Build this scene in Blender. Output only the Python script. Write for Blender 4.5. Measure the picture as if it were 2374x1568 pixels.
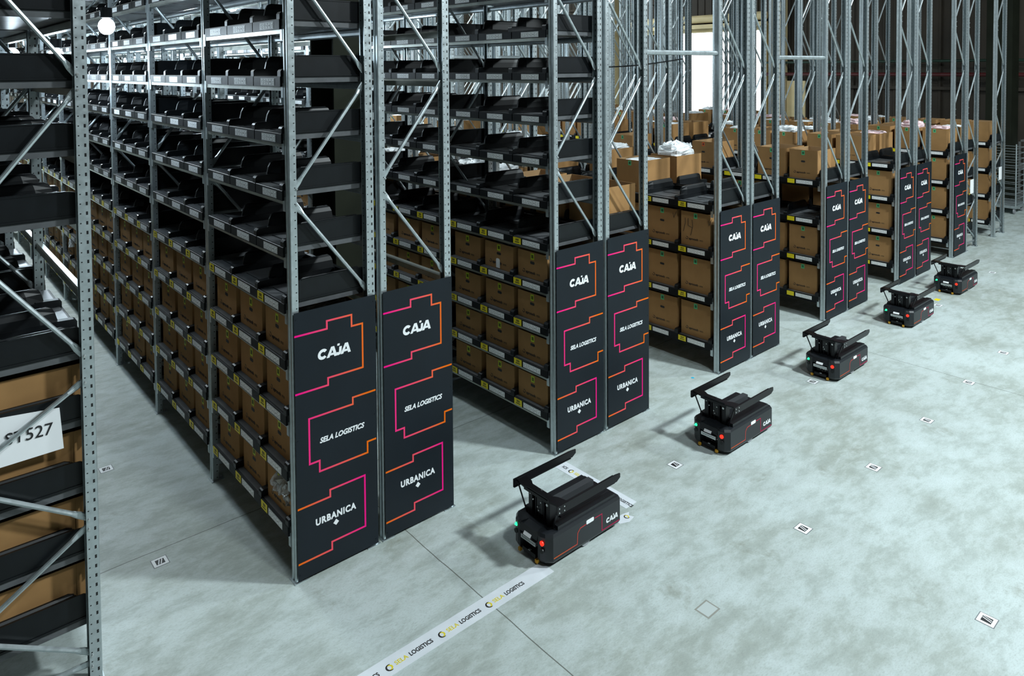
import bpy, math, random
from mathutils import Matrix, Vector
random.seed(7)
for _o in list(bpy.data.objects): bpy.data.objects.remove(_o)
scene = bpy.context.scene
col = scene.collection
# ------------------------------------------------------------------ camera
F_PX, CX, CY = 1685.371, 1186.983, 210.496
YAW, PIT, ROL = 0.715857, 0.031872, 0.007214
CAM = Vector((-1.8738, -4.2356, 3.20675))
cy_, sy_, cp_, sp_, cr_, sr_ = math.cos(YAW), math.sin(YAW), math.cos(PIT), math.sin(PIT), math.cos(ROL), math.sin(ROL)
r0 = Vector((cy_, -sy_, 0)); f0 = Vector((sy_, cy_, 0)); u0 = Vector((0, 0, 1))
fw = f0 * cp_ - u0 * sp_
up = f0 * sp_ + u0 * cp_
rt = r0 * cr_ - up * sr_
upv = r0 * sr_ + up * cr_
cd = bpy.data.cameras.new('camera'); cam = bpy.data.objects.new('camera', cd); col.objects.link(cam)
M = Matrix.Identity(4)
for i in range(3):
    M[i][0] = rt[i]; M[i][1] = upv[i]; M[i][2] = -fw[i]; M[i][3] = CAM[i]
cam.matrix_world = M
cd.sensor_width = 36; cd.sensor_fit = 'HORIZONTAL'; cd.lens = F_PX / 2374 * 36
cd.shift_x = -(CX - 1187) / 2374; cd.shift_y = -(784 - CY) / 2374
cd.clip_end = 300
scene.camera = cam
# ------------------------------------------------------------------ world, exposure
w = bpy.data.worlds.new('world'); scene.world = w; w.use_nodes = True
bg = w.node_tree.nodes['Background']; bg.inputs[0].default_value = (0.86, 0.94, 1.0, 1); bg.inputs[1].default_value = 6.0
scene.view_settings.view_transform = 'Standard'; scene.view_settings.look = 'None'
scene.view_settings.exposure = 0.0; scene.view_settings.gamma = 1.0
scene.view_settings.use_curve_mapping = False
# ------------------------------------------------------------------ lamps of the hall (high bays)
def area(name, loc, size, power, color=(0.86, 0.97, 1.0), target=None):
    l = bpy.data.lights.new(name, 'AREA'); l.shape = 'DISK'; l.size = size; l.energy = power; l.color = color
    o = bpy.data.objects.new(name, l); col.objects.link(o); o.location = loc
    d = (Vector(target) - Vector(loc)) if target else Vector((0, 0, -1))
    o.rotation_euler = d.to_track_quat('-Z', 'Y').to_euler()
    return o
area('high_bay_light', (6.6, -6.6, 8.2), 0.8, 1120, target=(4.5, -2.5, 0))
area('high_bay_light', (1.2, -6.2, 8.2), 0.8, 270, target=(1.0, -1.5, 0))
area('high_bay_light', (12.5, -5.5, 8.2), 0.8, 640, target=(10, -2.5, 0))
area('high_bay_light', (-0.53, 6.0, 8.4), 0.8, 160)
area('high_bay_light', (2.9, 19.0, 8.4), 0.8, 2600)
area('high_bay_light', (10.3, 16.0, 8.4), 0.8, 1500)
area('high_bay_light', (5.0, 9.5, 8.4), 0.8, 420)
area('high_bay_light', (-0.5, 24.0, 8.4), 0.8, 2600)
# ------------------------------------------------------------------ materials
def mat(name, rgb, rough=0.5, metal=0.0, noise=0.0, nscale=8.0, bump=0.0, spec=None, emis=None, alpha=None, trans=None):
    m = bpy.data.materials.new(name); m.use_nodes = True
    nt = m.node_tree; b = nt.nodes['Principled BSDF']
    b.inputs['Base Color'].default_value = (*rgb, 1); b.inputs['Roughness'].default_value = rough; b.inputs['Metallic'].default_value = metal
    if spec is not None: b.inputs['Specular IOR Level'].default_value = spec
    if trans is not None: b.inputs['Transmission Weight'].default_value = trans
    if alpha is not None: b.inputs['Alpha'].default_value = alpha
    if emis: b.inputs['Emission Color'].default_value = (*emis[0], 1); b.inputs['Emission Strength'].default_value = emis[1]
    if noise or bump:
        tc = nt.nodes.new('ShaderNodeTexCoord'); n = nt.nodes.new('ShaderNodeTexNoise')
        n.inputs['Scale'].default_value = nscale; n.inputs['Detail'].default_value = 5
        nt.links.new(tc.outputs['Object'], n.inputs['Vector'])
        if noise:
            r = nt.nodes.new('ShaderNodeValToRGB')
            r.color_ramp.elements[0].position = 0.3; r.color_ramp.elements[1].position = 0.7
            r.color_ramp.elements[0].color = (*[c * (1 - noise) for c in rgb], 1)
            r.color_ramp.elements[1].color = (*[min(1, c * (1 + noise)) for c in rgb], 1)
            nt.links.new(n.outputs['Fac'], r.inputs['Fac']); nt.links.new(r.outputs['Color'], b.inputs['Base Color'])
        if bump:
            bp = nt.nodes.new('ShaderNodeBump'); bp.inputs['Strength'].default_value = bump; bp.inputs['Distance'].default_value = 0.02
            nt.links.new(n.outputs['Fac'], bp.inputs['Height']); nt.links.new(bp.outputs['Normal'], b.inputs['Normal'])
    return m

class NT:
    def __init__(s, m): s.t = m.node_tree
    def n(s, typ, **k):
        x = s.t.nodes.new(typ)
        for a, v in k.items(): setattr(x, a, v)
        return x
    def link(s, a, b): s.t.links.new(a, b)
    def math(s, op, a, b=None, c=None):
        x = s.t.nodes.new('ShaderNodeMath'); x.operation = op
        for i, v in enumerate((a, b, c)):
            if v is None: continue
            if isinstance(v, (int, float)): x.inputs[i].default_value = v
            else: s.link(v, x.inputs[i])
        return x.outputs[0]
    def mix(s, fac, a, b):
        x = s.t.nodes.new('ShaderNodeMix'); x.data_type = 'RGBA'
        if isinstance(fac, (int, float)): x.inputs[0].default_value = fac
        else: s.link(fac, x.inputs[0])
        for i, v in ((6, a), (7, b)):
            if isinstance(v, tuple): x.inputs[i].default_value = (*v, 1)
            else: s.link(v, x.inputs[i])
        return x.outputs[2]

def steel(name, base=(0.50, 0.56, 0.58), slots=None):
    """galvanised steel; slots = list of (xcenter, half width, hole height) rows of punched holes at 50 mm pitch"""
    m = mat(name, base, 0.36, 0.75); t = NT(m); b = t.t.nodes['Principled BSDF']
    tc = t.n('ShaderNodeTexCoord'); no = t.n('ShaderNodeTexNoise'); no.inputs['Scale'].default_value = 30; no.inputs['Detail'].default_value = 4
    t.link(tc.outputs['Object'], no.inputs['Vector'])
    colr = t.mix(no.outputs['Fac'], tuple(c * 0.72 for c in base), tuple(min(1, c * 1.2) for c in base))
    rg = t.n('ShaderNodeMapRange'); rg.inputs['To Min'].default_value = 0.28; rg.inputs['To Max'].default_value = 0.5
    t.link(no.outputs['Fac'], rg.inputs['Value']); t.link(rg.outputs[0], b.inputs['Roughness'])
    if slots:
        sx = t.n('ShaderNodeSeparateXYZ'); t.link(tc.outputs['Object'], sx.inputs[0])
        x, z = sx.outputs['X'], sx.outputs['Z']
        tot = None
        for xc, hw, hh in slots:
            zz = t.math('ABSOLUTE', t.math('SUBTRACT', t.math('MODULO', z, 0.05), 0.025))
            a = t.math('LESS_THAN', zz, hh / 2)
            c = t.math('LESS_THAN', t.math('ABSOLUTE', t.math('SUBTRACT', x, xc)), hw)
            p = t.math('MULTIPLY', a, c); tot = p if tot is None else t.math('MAXIMUM', tot, p)
        colr = t.mix(tot, colr, (0.004, 0.004, 0.005))
        t.link(t.math('SUBTRACT', 0.75, t.math('MULTIPLY', tot, 0.75)), b.inputs['Metallic'])
    t.link(colr, b.inputs['Base Color'])
    return m

M_STEEL = steel('galvanised')
M_POSTL = steel('galvanised_left_post', slots=[(0.034, 0.0045, 0.0065)])
M_POSTR = steel('galvanised_right_post', slots=[(-0.047, 0.0035, 0.006), (-0.018, 0.0048, 0.018)])
M_BLACK = mat('black_plastic', (0.0032, 0.0044, 0.0058), 0.40, noise=0.25, nscale=14, spec=0.35)
M_BLACK2 = mat('black_ribbed_plastic', (0.019, 0.022, 0.025), 0.36, noise=0.2, nscale=20)
M_SHELF = mat('grey_shelf_sheet', (0.095, 0.100, 0.106), 0.34, noise=0.25, nscale=9)
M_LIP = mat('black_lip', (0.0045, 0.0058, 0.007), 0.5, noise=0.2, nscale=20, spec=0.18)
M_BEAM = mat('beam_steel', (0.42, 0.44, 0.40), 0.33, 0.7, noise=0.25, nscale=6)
M_CARD = mat('cardboard', (0.33, 0.182, 0.072), 0.85, noise=0.10, nscale=5, spec=0.2)
M_CARDIN = mat('cardboard_inside', (0.32, 0.20, 0.10), 0.9, noise=0.08, nscale=6, spec=0.2)
M_WHITE = mat('white_label', (0.92, 0.94, 0.95), 0.5)
M_INK = mat('black_ink', (0.012, 0.012, 0.014), 0.6)
M_YELLOW = mat('yellow_label', (0.80, 0.66, 0.01), 0.5)
M_LIME = mat('lime_label', (0.50, 0.62, 0.02), 0.5)
M_GREEN = mat('green_label', (0.08, 0.52, 0.22), 0.5)
M_ORANGE = mat('orange_label', (0.75, 0.12, 0.02), 0.5)
M_NAVY = mat('navy_panel', (0.0042, 0.0085, 0.0135), 0.5, noise=0.15, nscale=3, spec=0.3)
M_LETTER = mat('white_letter', (0.86, 0.88, 0.9), 0.5)
M_ROBOT = mat('robot_shell', (0.0085, 0.0108, 0.014), 0.45, noise=0.1, nscale=12)
M_DECK = mat('grey_deck', (0.035, 0.038, 0.042), 0.5)
M_ROBOTM = mat('robot_metal', (0.010, 0.010, 0.012), 0.3, 0.6)
M_SILVER = mat('bare_aluminium', (0.62, 0.64, 0.64), 0.35, 0.9)
M_RED = mat('red_lamp', (0.8, 0.03, 0.01), 0.3, emis=((1, 0.012, 0.004), 2.6))
M_GLED = mat('green_lamp', (0.02, 0.8, 0.2), 0.3, emis=((0.02, 1, 0.3), 2.2))
M_AMBER = mat('amber_pad', (0.65, 0.33, 0.02), 0.5)
M_RUBBER = mat('rubber', (0.16, 0.17, 0.18), 0.5)
M_TAPE = mat('tape_white', (0.66, 0.70, 0.74), 0.45, noise=0.06, nscale=9)
M_TYEL = mat('tape_yellow', (0.72, 0.60, 0.02), 0.5)
M_BAG = mat('white_bag', (0.90, 0.93, 0.96), 0.35, noise=0.06, nscale=12, bump=0.9)
M_PINK = mat('pink_bag', (0.90, 0.62, 0.64), 0.35, noise=0.3, nscale=7, bump=0.8)
M_CLEAR = mat('clear_film', (0.45, 0.47, 0.48), 0.12, 0.25, noise=0.6, nscale=20, bump=1.0, alpha=0.75)
M_COLUMN = mat('olive_column', (0.011, 0.013, 0.008), 0.7, noise=0.2, nscale=3, spec=0.12)
M_CREAM = mat('cream_paint', (0.62, 0.50, 0.28), 0.6, noise=0.12, nscale=2)
M_WALL = mat('wall_sheet', (0.028, 0.020, 0.012), 0.7, noise=0.3, nscale=1.2)
M_ROOF = mat('roof_sheet', (0.10, 0.11, 0.11), 0.7, noise=0.2, nscale=1)
M_REDPIPE = mat('red_pipe', (0.07, 0.005, 0.006), 0.5)
M_GRNPIPE = mat('green_pipe', (0.008, 0.03, 0.018), 0.5)
M_BRONZE = mat('wheel_tyre', (0.30, 0.31, 0.33), 0.5)
M_LAMP = mat('lamp_glass', (1, 1, 1), 0.3, emis=((0.75, 0.9, 1.0), 45))

def gradient(name, c0, c1, x0, x1):
    m = mat(name, c0, 0.8, spec=0.1); t = NT(m)
    tc = t.n('ShaderNodeTexCoord'); s = t.n('ShaderNodeSeparateXYZ'); t.link(tc.outputs['Object'], s.inputs[0])
    r = t.n('ShaderNodeMapRange'); r.inputs['From Min'].default_value = x0; r.inputs['From Max'].default_value = x1
    t.link(s.outputs['X'], r.inputs['Value'])
    t.link(t.mix(r.outputs[0], c0, c1), t.t.nodes['Principled BSDF'].inputs['Base Color'])
    return m
PINKC, ORNC = (0.90, 0.004, 0.25), (0.83, 0.15, 0.004)
M_G1 = gradient('pink_to_orange', PINKC, ORNC, 0.02, 0.50)
M_G2 = gradient('orange_to_pink', ORNC, PINKC, 0.02, 0.50)
M_G3 = gradient('robot_line', (0.55, 0.11, 0.03), (0.42, 0.02, 0.08), 0.05, 0.55)

def floor_material():
    m = mat('concrete', (0.4, 0.45, 0.44), 0.5); t = NT(m); b = t.t.nodes['Principled BSDF']
    tc = t.n('ShaderNodeTexCoord')
    mp = t.n('ShaderNodeMapping'); mp.inputs['Rotation'].default_value = (0, 0, 0.5); mp.inputs['Scale'].default_value = (1.0, 2.2, 1)
    t.link(tc.outputs['Object'], mp.inputs['Vector'])
    def noise(vec, sc, det=6, rough=0.6, dist=0.0):
        n = t.n('ShaderNodeTexNoise'); n.inputs['Scale'].default_value = sc; n.inputs['Detail'].default_value = det
        n.inputs['Roughness'].default_value = rough; n.inputs['Distortion'].default_value = dist
        t.link(vec, n.inputs['Vector']); return n.outputs['Fac']
    def rng(v, a, b_, c=0.0, d=1.0):
        r = t.n('ShaderNodeMapRange'); r.inputs['From Min'].default_value = a; r.inputs['From Max'].default_value = b_
        r.inputs['To Min'].default_value = c; r.inputs['To Max'].default_value = d; t.link(v, r.inputs['Value']); return r.outputs[0]
    V = tc.outputs['Object']
    n1 = noise(V, 0.8, 8, 0.62, 0.2); n2 = noise(mp.outputs[0], 3.2, 10, 0.72, 0.15); n3 = noise(V, 2.3, 8, 0.7, 0.3); n4 = noise(mp.outputs[0], 55, 5, 0.75)
    c = t.mix(rng(n1, 0.38, 0.62), (0.335, 0.375, 0.34), (0.49, 0.56, 0.55))
    c = t.mix(t.math('MULTIPLY', rng(n2, 0.47, 0.66), 0.62), c, (0.56, 0.63, 0.635))
    c = t.mix(t.math('MULTIPLY', rng(n2, 0.50, 0.35), 0.46), c, (0.24, 0.27, 0.24))
    c = t.mix(t.math('MULTIPLY', rng(n3, 0.60, 0.72), 0.55), c, (0.18, 0.185, 0.13))
    c = t.mix(t.math('MULTIPLY', rng(n4, 0.50, 0.68), 0.42), c, (0.22, 0.24, 0.225))
    s = t.n('ShaderNodeSeparateXYZ'); t.link(V, s.inputs[0])
    wob = t.math('MULTIPLY', t.math('SUBTRACT', noise(V, 1.5, 3), 0.5), 0.03)
    tot = None
    for ax, v in (('X', 0.80), ('Y', 0.92), ('X', 6.38), ('Y', 7.0)):
        d = t.math('ABSOLUTE', t.math('SUBTRACT', t.math('ADD', s.outputs[ax], wob), v))
        l = t.math('LESS_THAN', d, 0.0035); tot = l if tot is None else t.math('MAXIMUM', tot, l)
    c = t.mix(t.math('MULTIPLY', tot, 0.8), c, (0.07, 0.07, 0.055))
    t.link(c, b.inputs['Base Color'])
    t.link(rng(n2, 0.3, 0.7, 0.62, 0.42), b.inputs['Roughness'])
    bp = t.n('ShaderNodeBump'); bp.inputs['Strength'].default_value = 0.25; bp.inputs['Distance'].default_value = 0.01
    t.link(n2, bp.inputs['Height']); t.link(bp.outputs['Normal'], b.inputs['Normal'])
    return m
M_FLOOR = floor_material()

# ------------------------------------------------------------------ mesh builder
class MB:
    def __init__(s): s.v = []; s.f = []; s.m = []; s.mats = []
    def mi(s, m):
        if m not in s.mats: s.mats.append(m)
        return s.mats.index(m)
    def add(s, vs, fs, m):
        b = len(s.v); s.v += [tuple(p) for p in vs]; k = s.mi(m)
        for f in fs: s.f.append(tuple(b + i for i in f)); s.m.append(k)
        return s
    def box(s, x0, x1, y0, y1, z0, z1, m):
        return s.add([(x0, y0, z0), (x1, y0, z0), (x1, y1, z0), (x0, y1, z0), (x0, y0, z1), (x1, y0, z1), (x1, y1, z1), (x0, y1, z1)],
                     [(0, 3, 2, 1), (4, 5, 6, 7), (0, 1, 5, 4), (1, 2, 6, 5), (2, 3, 7, 6), (3, 0, 4, 7)], m)
    def loft(s, rings, m, cap=True):
        n = len(rings[0]); vs = [p for r in rings for p in r]; fs = []
        for k in range(len(rings) - 1):
            for i in range(n):
                j = (i + 1) % n; fs.append((k * n + i, k * n + j, (k + 1) * n + j, (k + 1) * n + i))
        if cap: fs.append(tuple(range(n - 1, -1, -1))); fs.append(tuple((len(rings) - 1) * n + i for i in range(n)))
        return s.add(vs, fs, m)
    def prism(s, poly, axis, a, b, m):
        def P(p, t):
            return {'x': (t, p[0], p[1]), 'y': (p[0], t, p[1]), 'z': (p[0], p[1], t)}[axis]
        return s.loft([[P(p, a) for p in poly], [P(p, b) for p in poly]], m)
    def tube(s, p, q, r, m, n=8, flat=0.0):
        p = Vector(p); q = Vector(q); d = (q - p); L = d.length; d.normalize()
        a = Vector((0, 1, 0)) if abs(d.y) < 0.9 else Vector((1, 0, 0))
        u = d.cross(a).normalized(); w_ = d.cross(u).normalized()
        st = [(0, 1, 1)] if not flat else [(0, 1.5, 0.3), (flat, 1.45, 0.3), (flat * 1.9, 1, 1)]
        st2 = [(L, 1, 1)] if not flat else [(L - flat * 1.9, 1, 1), (L - flat, 1.45, 0.3), (L, 1.5, 0.3)]
        rings = []
        for t_, su, sw in st + st2:
            rings.append([p + d * t_ + u * (r * su * math.cos(2 * math.pi * i / n)) + w_ * (r * sw * math.sin(2 * math.pi * i / n)) for i in range(n)])
        return s.loft(rings, m)
    def disc(s, c, r, axis, h, m, n=16):
        e = {'x': Vector((1, 0, 0)), 'y': Vector((0, 1, 0)), 'z': Vector((0, 0, 1))}[axis]
        return s.tube(Vector(c) - e * h / 2, Vector(c) + e * h / 2, r, m, n)
    def poly_flat(s, pts, th, m, axis='y', at=0.0):
        """flat plate from 2D polygon: axis 'y' -> (x,z) plane facing -Y ; 'z' -> (x,y) plane facing up"""
        if axis == 'y': return s.prism(pts, 'y', at - th, at, m)
        if axis == 'x': return s.prism(pts, 'x', at - th, at, m)
        return s.prism(pts, 'z', at, at + th, m)
    def merge(s, o, mx=None):
        vs = [tuple(mx @ Vector(p)) for p in o.v] if mx is not None else o.v
        b = len(s.v); s.v += vs; idx = [s.mi(m) for m in o.mats]
        for f, k in zip(o.f, o.m): s.f.append(tuple(b + i for i in f)); s.m.append(idx[k])
        return s
    def mesh(s, name, smooth=False):
        me = bpy.data.meshes.new(name); me.from_pydata(s.v, [], s.f)
        for m in s.mats: me.materials.append(m)
        me.polygons.foreach_set('material_index', s.m)
        if smooth: me.polygons.foreach_set('use_smooth', [True] * len(s.f))
        me.update(); return me

def obj(name, data, parent=None, loc=None, rotz=0.0):
    if isinstance(data, MB): data = data.mesh(name)
    o = bpy.data.objects.new(name, data); col.objects.link(o)
    if parent: o.parent = parent
    if loc is not None: o.location = loc
    if rotz: o.rotation_euler = (0, 0, rotz)
    return o
def tag(o, label, cat, group=None, kind=None):
    if label: o['label'] = label
    if cat: o['category'] = cat
    if group: o['group'] = group
    if kind: o['kind'] = kind
    return o
def struct(name, mb):
    o = obj(name, mb); o['kind'] = 'structure'; return o
ORD = ['zeroth', 'first', 'second', 'third', 'fourth', 'fifth', 'sixth', 'seventh', 'eighth', 'ninth', 'tenth', 'eleventh', 'twelfth', 'thirteenth', 'fourteenth', 'fifteenth']

# ------------------------------------------------------------------ room shell
WX, WY, WX0, WY0, WZ = 19.0, 31.0, -9.0, -14.0, 9.0
struct('floor', MB().box(WX0 - 1, WX + 9, WY0 - 1, WY + 1, -0.2, 0, M_FLOOR))
def corrugated(axis, at, a0, a1, z0, z1, flip, m, mb=None):
    mb = mb or MB(); p = []; t = a0; k = 0
    while t < a1:
        p += [(t, 0.0), (min(a1, t + 0.17), 0.0), (min(a1, t + 0.20), 0.04), (min(a1, t + 0.25), 0.04)]; t += 0.28
    p.append((a1, 0.0)); vs = []; fs = []
    for i, (q, d) in enumerate(p):
        for z in (z0, z1): vs.append((at - flip * d, q, z) if axis == 'x' else (q, at - flip * d, z))
        if i: fs.append((2 * i - 2, 2 * i, 2 * i + 1, 2 * i - 1))
    return mb.add(vs, fs, m)
DY0, DY1, DZ = 7.75, 11.7, 4.33
wr = MB()
corrugated('x', WX, WY0, DY0, 0, WZ, 1, M_WALL, wr); corrugated('x', WX, DY1, WY, 0, WZ, 1, M_WALL, wr); corrugated('x', WX, DY0, DY1, DZ, WZ, 1, M_WALL, wr)
wr.box(WX + 0.05, WX + 0.15, WY0, DY0, 0, WZ, M_WALL); wr.box(WX + 0.05, WX + 0.15, DY1, WY, 0, WZ, M_WALL); wr.box(WX + 0.05, WX + 0.15, DY0, DY1, DZ, WZ, M_WALL)
for z in (2.55, 5.4, 7.6): wr.box(WX - 0.12, WX - 0.06, DY1, WY, z, z + 0.08, M_WALL); wr.box(WX - 0.12, WX - 0.06, WY0, DY0, z, z + 0.08, M_WALL)
struct('wall_right', wr)
wb = corrugated('y', WY, WX0, WX, 0, WZ, 1, M_WALL); wb.box(WX0, WX, WY + 0.05, WY + 0.15, 0, WZ, M_WALL); struct('wall_back', wb)
struct('wall_left', corrugated('x', WX0, WY0, WY, 0, WZ, -1, M_WALL).box(WX0 - 0.15, WX0 - 0.05, WY0, WY, 0, WZ, M_WALL))
struct('wall_front', corrugated('y', WY0, WX0, WX, 0, WZ, -1, M_WALL).box(WX0, WX, WY0 - 0.15, WY0 - 0.05, 0, WZ, M_WALL))
struct('ceiling', MB().box(WX0 - 0.2, WX + 0.2, WY0 - 0.2, WY + 0.2, WZ, WZ + 0.15, M_ROOF))
# door: steel frame, rolled-up shutter drum
d1 = MB(); d1.box(WX - 0.16, WX + 0.2, DY0 - 0.18, DY0, 0, DZ + 0.2, M_CREAM); d1.box(WX - 0.16, WX + 0.2, DY1, DY1 + 0.18, 0, DZ + 0.2, M_CREAM)
d1.box(WX - 0.2, WX - 0.05, DY0 - 0.2, DY1 + 0.5, DZ, DZ + 0.14, M_CREAM)
dr = struct('door_1', d1)
obj('shutter_drum', MB().tube((WX - 0.42, DY0 - 0.3, DZ + 0.42), (WX - 0.42, DY1 + 1.3, DZ + 0.42), 0.13, M_CREAM, 16), dr)
obj('shutter_rail', MB().box(WX - 0.5, WX - 0.3, DY0 - 0.3, DY1 + 1.3, DZ + 0.12, DZ + 0.24, M_CREAM), dr)
d2 = MB(); d2.box(WX - 0.22, WX - 0.17, 6.30, 6.88, 0.0, 2.75, M_CREAM)
tag(obj('side_door', d2), 'cream hinged door in the far wall, right of the bright opening', 'door')
t1 = MB(); t1.box(WX - 0.45, WX - 0.13, 13.55, 14.0, 0, WZ, M_CREAM)
struct('trim_1', t1)
t2 = MB(); t2.box(WX - 0.40, WX - 0.13, 6.9, 7.35, 0, WZ, M_CREAM); struct('trim_2', t2)
pp = MB(); pp.tube((WX - 0.30, 0, 2.95), (WX - 0.30, 7.5, 2.95), 0.05, M_REDPIPE, 10); pp.tube((WX - 0.30, 4.6, 2.95), (WX - 0.30, 4.6, 0.0), 0.05, M_REDPIPE, 10)
pp.tube((WX - 0.30, -13, 2.95), (WX - 0.30, 0, 2.95), 0.05, M_REDPIPE, 10)
tag(obj('sprinkler_pipe', pp), 'dark red pipe running along the right corrugated wall', 'pipe')
pp = MB().tube((WX - 0.28, -13, 3.3), (WX - 0.28, 7.5, 3.3), 0.035, M_GRNPIPE, 10)
tag(obj('conduit_pipe', pp), 'thin dark green pipe on the right wall, just above the red one', 'pipe')
# building column in the gap of the first rack pair, and one at the right wall
def hcol(x0, x1, y0, y1, h):
    m = MB(); t = 0.022; cx = (x0 + x1) / 2
    m.box(x0, x1, y0, y0 + t, 0, h, M_COLUMN); m.box(x0, x1, y1 - t, y1, 0, h, M_COLUMN); m.box(cx - 0.012, cx + 0.012, y0 + t, y1 - t, 0, h, M_COLUMN); return m
tag(obj('steel_column', hcol(0.80, 1.14, 0.96, 1.36, WZ)), 'dark olive steel roof column standing inside the nearest rack pair', 'column')
tag(obj('steel_column', MB().box(16.95, 17.45, 0.62, 1.12, 0, WZ, M_COLUMN)), 'dark square roof column beside the last rack, near the right wall', 'column')

# ------------------------------------------------------------------ upright, brace, beam prototypes
UPH = 6.6
def offs(poly, t):
    out = []
    for i, p in enumerate(poly):
        p = Vector(p); a = Vector(poly[i - 1]) if i else None; b = Vector(poly[i + 1]) if i < len(poly) - 1 else None
        d1 = (p - a).normalized() if a is not None else (b - p).normalized(); d2 = (b - p).normalized() if b is not None else d1
        n = Vector((-(d1.y + d2.y), d1.x + d2.x)); n.normalize(); k = max(0.5, n.dot(Vector((-d1.y, d1.x))))
        out.append(p + n * t / k)
    return out
def upright(side, m):
    W_, D = (0.046 if side == 'L' else 0.058), 0.062
    prof = [(W_, D - 0.010), (W_, D), (0.004, D), (0, D - 0.004), (0, D - 0.018), (0.006, D - 0.023), (0.006, 0.023), (0, 0.018), (0, 0.004), (0.004, 0), (W_, 0), (W_, 0.010)]
    inn = offs(prof, 0.0025); ring = [tuple(p) for p in prof] + [tuple(p) for p in reversed(inn)]
    if side == 'R': ring = [(-x, y) for x, y in reversed(ring)]
    mb = MB(); n = len(prof); vs = []; fs = []
    N = 2 * n
    for z in (0.004, UPH): vs += [(x, y, z) for x, y in ring]
    for i in range(N):
        j = (i + 1) % N; fs.append((i, j, N + j, N + i))
    for i in range(n - 1):
        a, b = i, i + 1; c, d = N - 1 - (i + 1), N - 1 - i
        fs.append((N + a, N + b, N + c, N + d)); fs.append((d, c, b, a))
    mb.add(vs, fs, m)
    sg = 1 if side == 'L' else -1
    xs = sorted((-0.012 * sg, 0.085 * sg)); mb.box(xs[0], xs[1], -0.012, D + 0.012, 0, 0.005, M_STEEL)
    mb.disc((0.07 * sg, 0.034, 0.010), 0.009, 'z', 0.012, M_SILVER, 8)
    return mb.mesh('upright')
ME_UL, ME_UR = upright('L', M_POSTL), upright('R', M_POSTR)
FW = 0.586
def brace_mesh(zl, zr, flip=False):
    a, b = ((0.046, 0.034, zl), (FW - 0.046, 0.034, zr))
    mb = MB().tube(a, b, 0.0125, M_STEEL, 8, 0.045)
    for p in (a, b): mb.disc((p[0], 0.004 - 0.006, p[2]), 0.006, 'y', 0.010, M_SILVER, 6)
    return mb.mesh('brace')
BR = [brace_mesh(a, b) for a, b in ((0.12, 0.10), (0.46, 0.16), (0.50, 0.83), (1.20, 0.88), (1.285, 1.60), (2.37, 1.74), (2.467, 3.11), (3.83, 3.19), (3.91, 4.55), (5.27, 4.63), (5.35, 5.99))]
BAY = 1.4956
def beam_mesh(m=None):
    m = m or M_BEAM
    mb = MB(); y0, y1 = 0.070, BAY - 0.002
    mb.prism([(0.004, -0.088), (0.044, -0.088), (0.044, -0.050), (0.038, -0.042), (0.010, -0.042), (0.004, -0.050)], 'y', y0, y1, m)
    mb.box(0.0, 0.006, y0 - 0.0, y0 + 0.03, -0.13, -0.04, M_STEEL); mb.box(0.0, 0.006, y1 - 0.03, y1, -0.13, -0.04, M_STEEL)
    return mb.mesh('beam')
def rbeam_mesh():
    mb = MB(); y0, y1 = 0.070, BAY - 0.002; poly = []
    for i in range(10):
        a = 2 * math.pi * i / 10; poly.append((FW - 0.026 + 0.019 * math.cos(a), -0.068 + 0.027 * math.sin(a)))
    mb.prism(poly, 'y', y0, y1, M_STEEL); return mb.mesh('beam')
ME_FB, ME_RB, ME_FK = beam_mesh(), rbeam_mesh(), beam_mesh(M_LIP)

# end panels -----------------------------------------------------------------
def ribbon(pts, wd, th, m, mb, axis='y', at=0.0):
    P = [Vector(p) for p in pts]; L = []; R = []
    for i, p in enumerate(P):
        d1 = (p - P[i - 1]).normalized() if i else (P[1] - p).normalized()
        d2 = (P[i + 1] - p).normalized() if i < len(P) - 1 else d1
        n = Vector((-(d1.y + d2.y), d1.x + d2.x)).normalized(); k = max(0.35, n.dot(Vector((-d1.y, d1.x))))
        L.append(p + n * wd / 2 / k); R.append(p - n * wd / 2 / k)
    for i in range(len(P) - 1):
        q = [tuple(L[i]), tuple(L[i + 1]), tuple(R[i + 1]), tuple(R[i])]
        mb.poly_flat(q, th, m, axis, at)
    return mb
OUT_TOP = [(0.008, 1.558), (0.226, 1.558), (0.226, 1.608), (0.400, 1.608), (0.400, 1.533), (0.478, 1.533), (0.478, 1.241), (0.229, 1.241), (0.229, 1.195), (0.008, 1.195)]
OUT_MID = [(0.570, 1.062), (0.401, 1.062), (0.401, 1.018), (0.096, 1.018), (0.096, 0.730), (0.163, 0.730), (0.163, 0.660), (0.505, 0.660), (0.505, 0.733), (0.570, 0.733)]
OUT_BOT = [(0.012, 0.470), (0.232, 0.470), (0.232, 0.515), (0.481, 0.515), (0.481, 0.172), (0.240, 0.172), (0.240, 0.122), (0.012, 0.122)]
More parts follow.
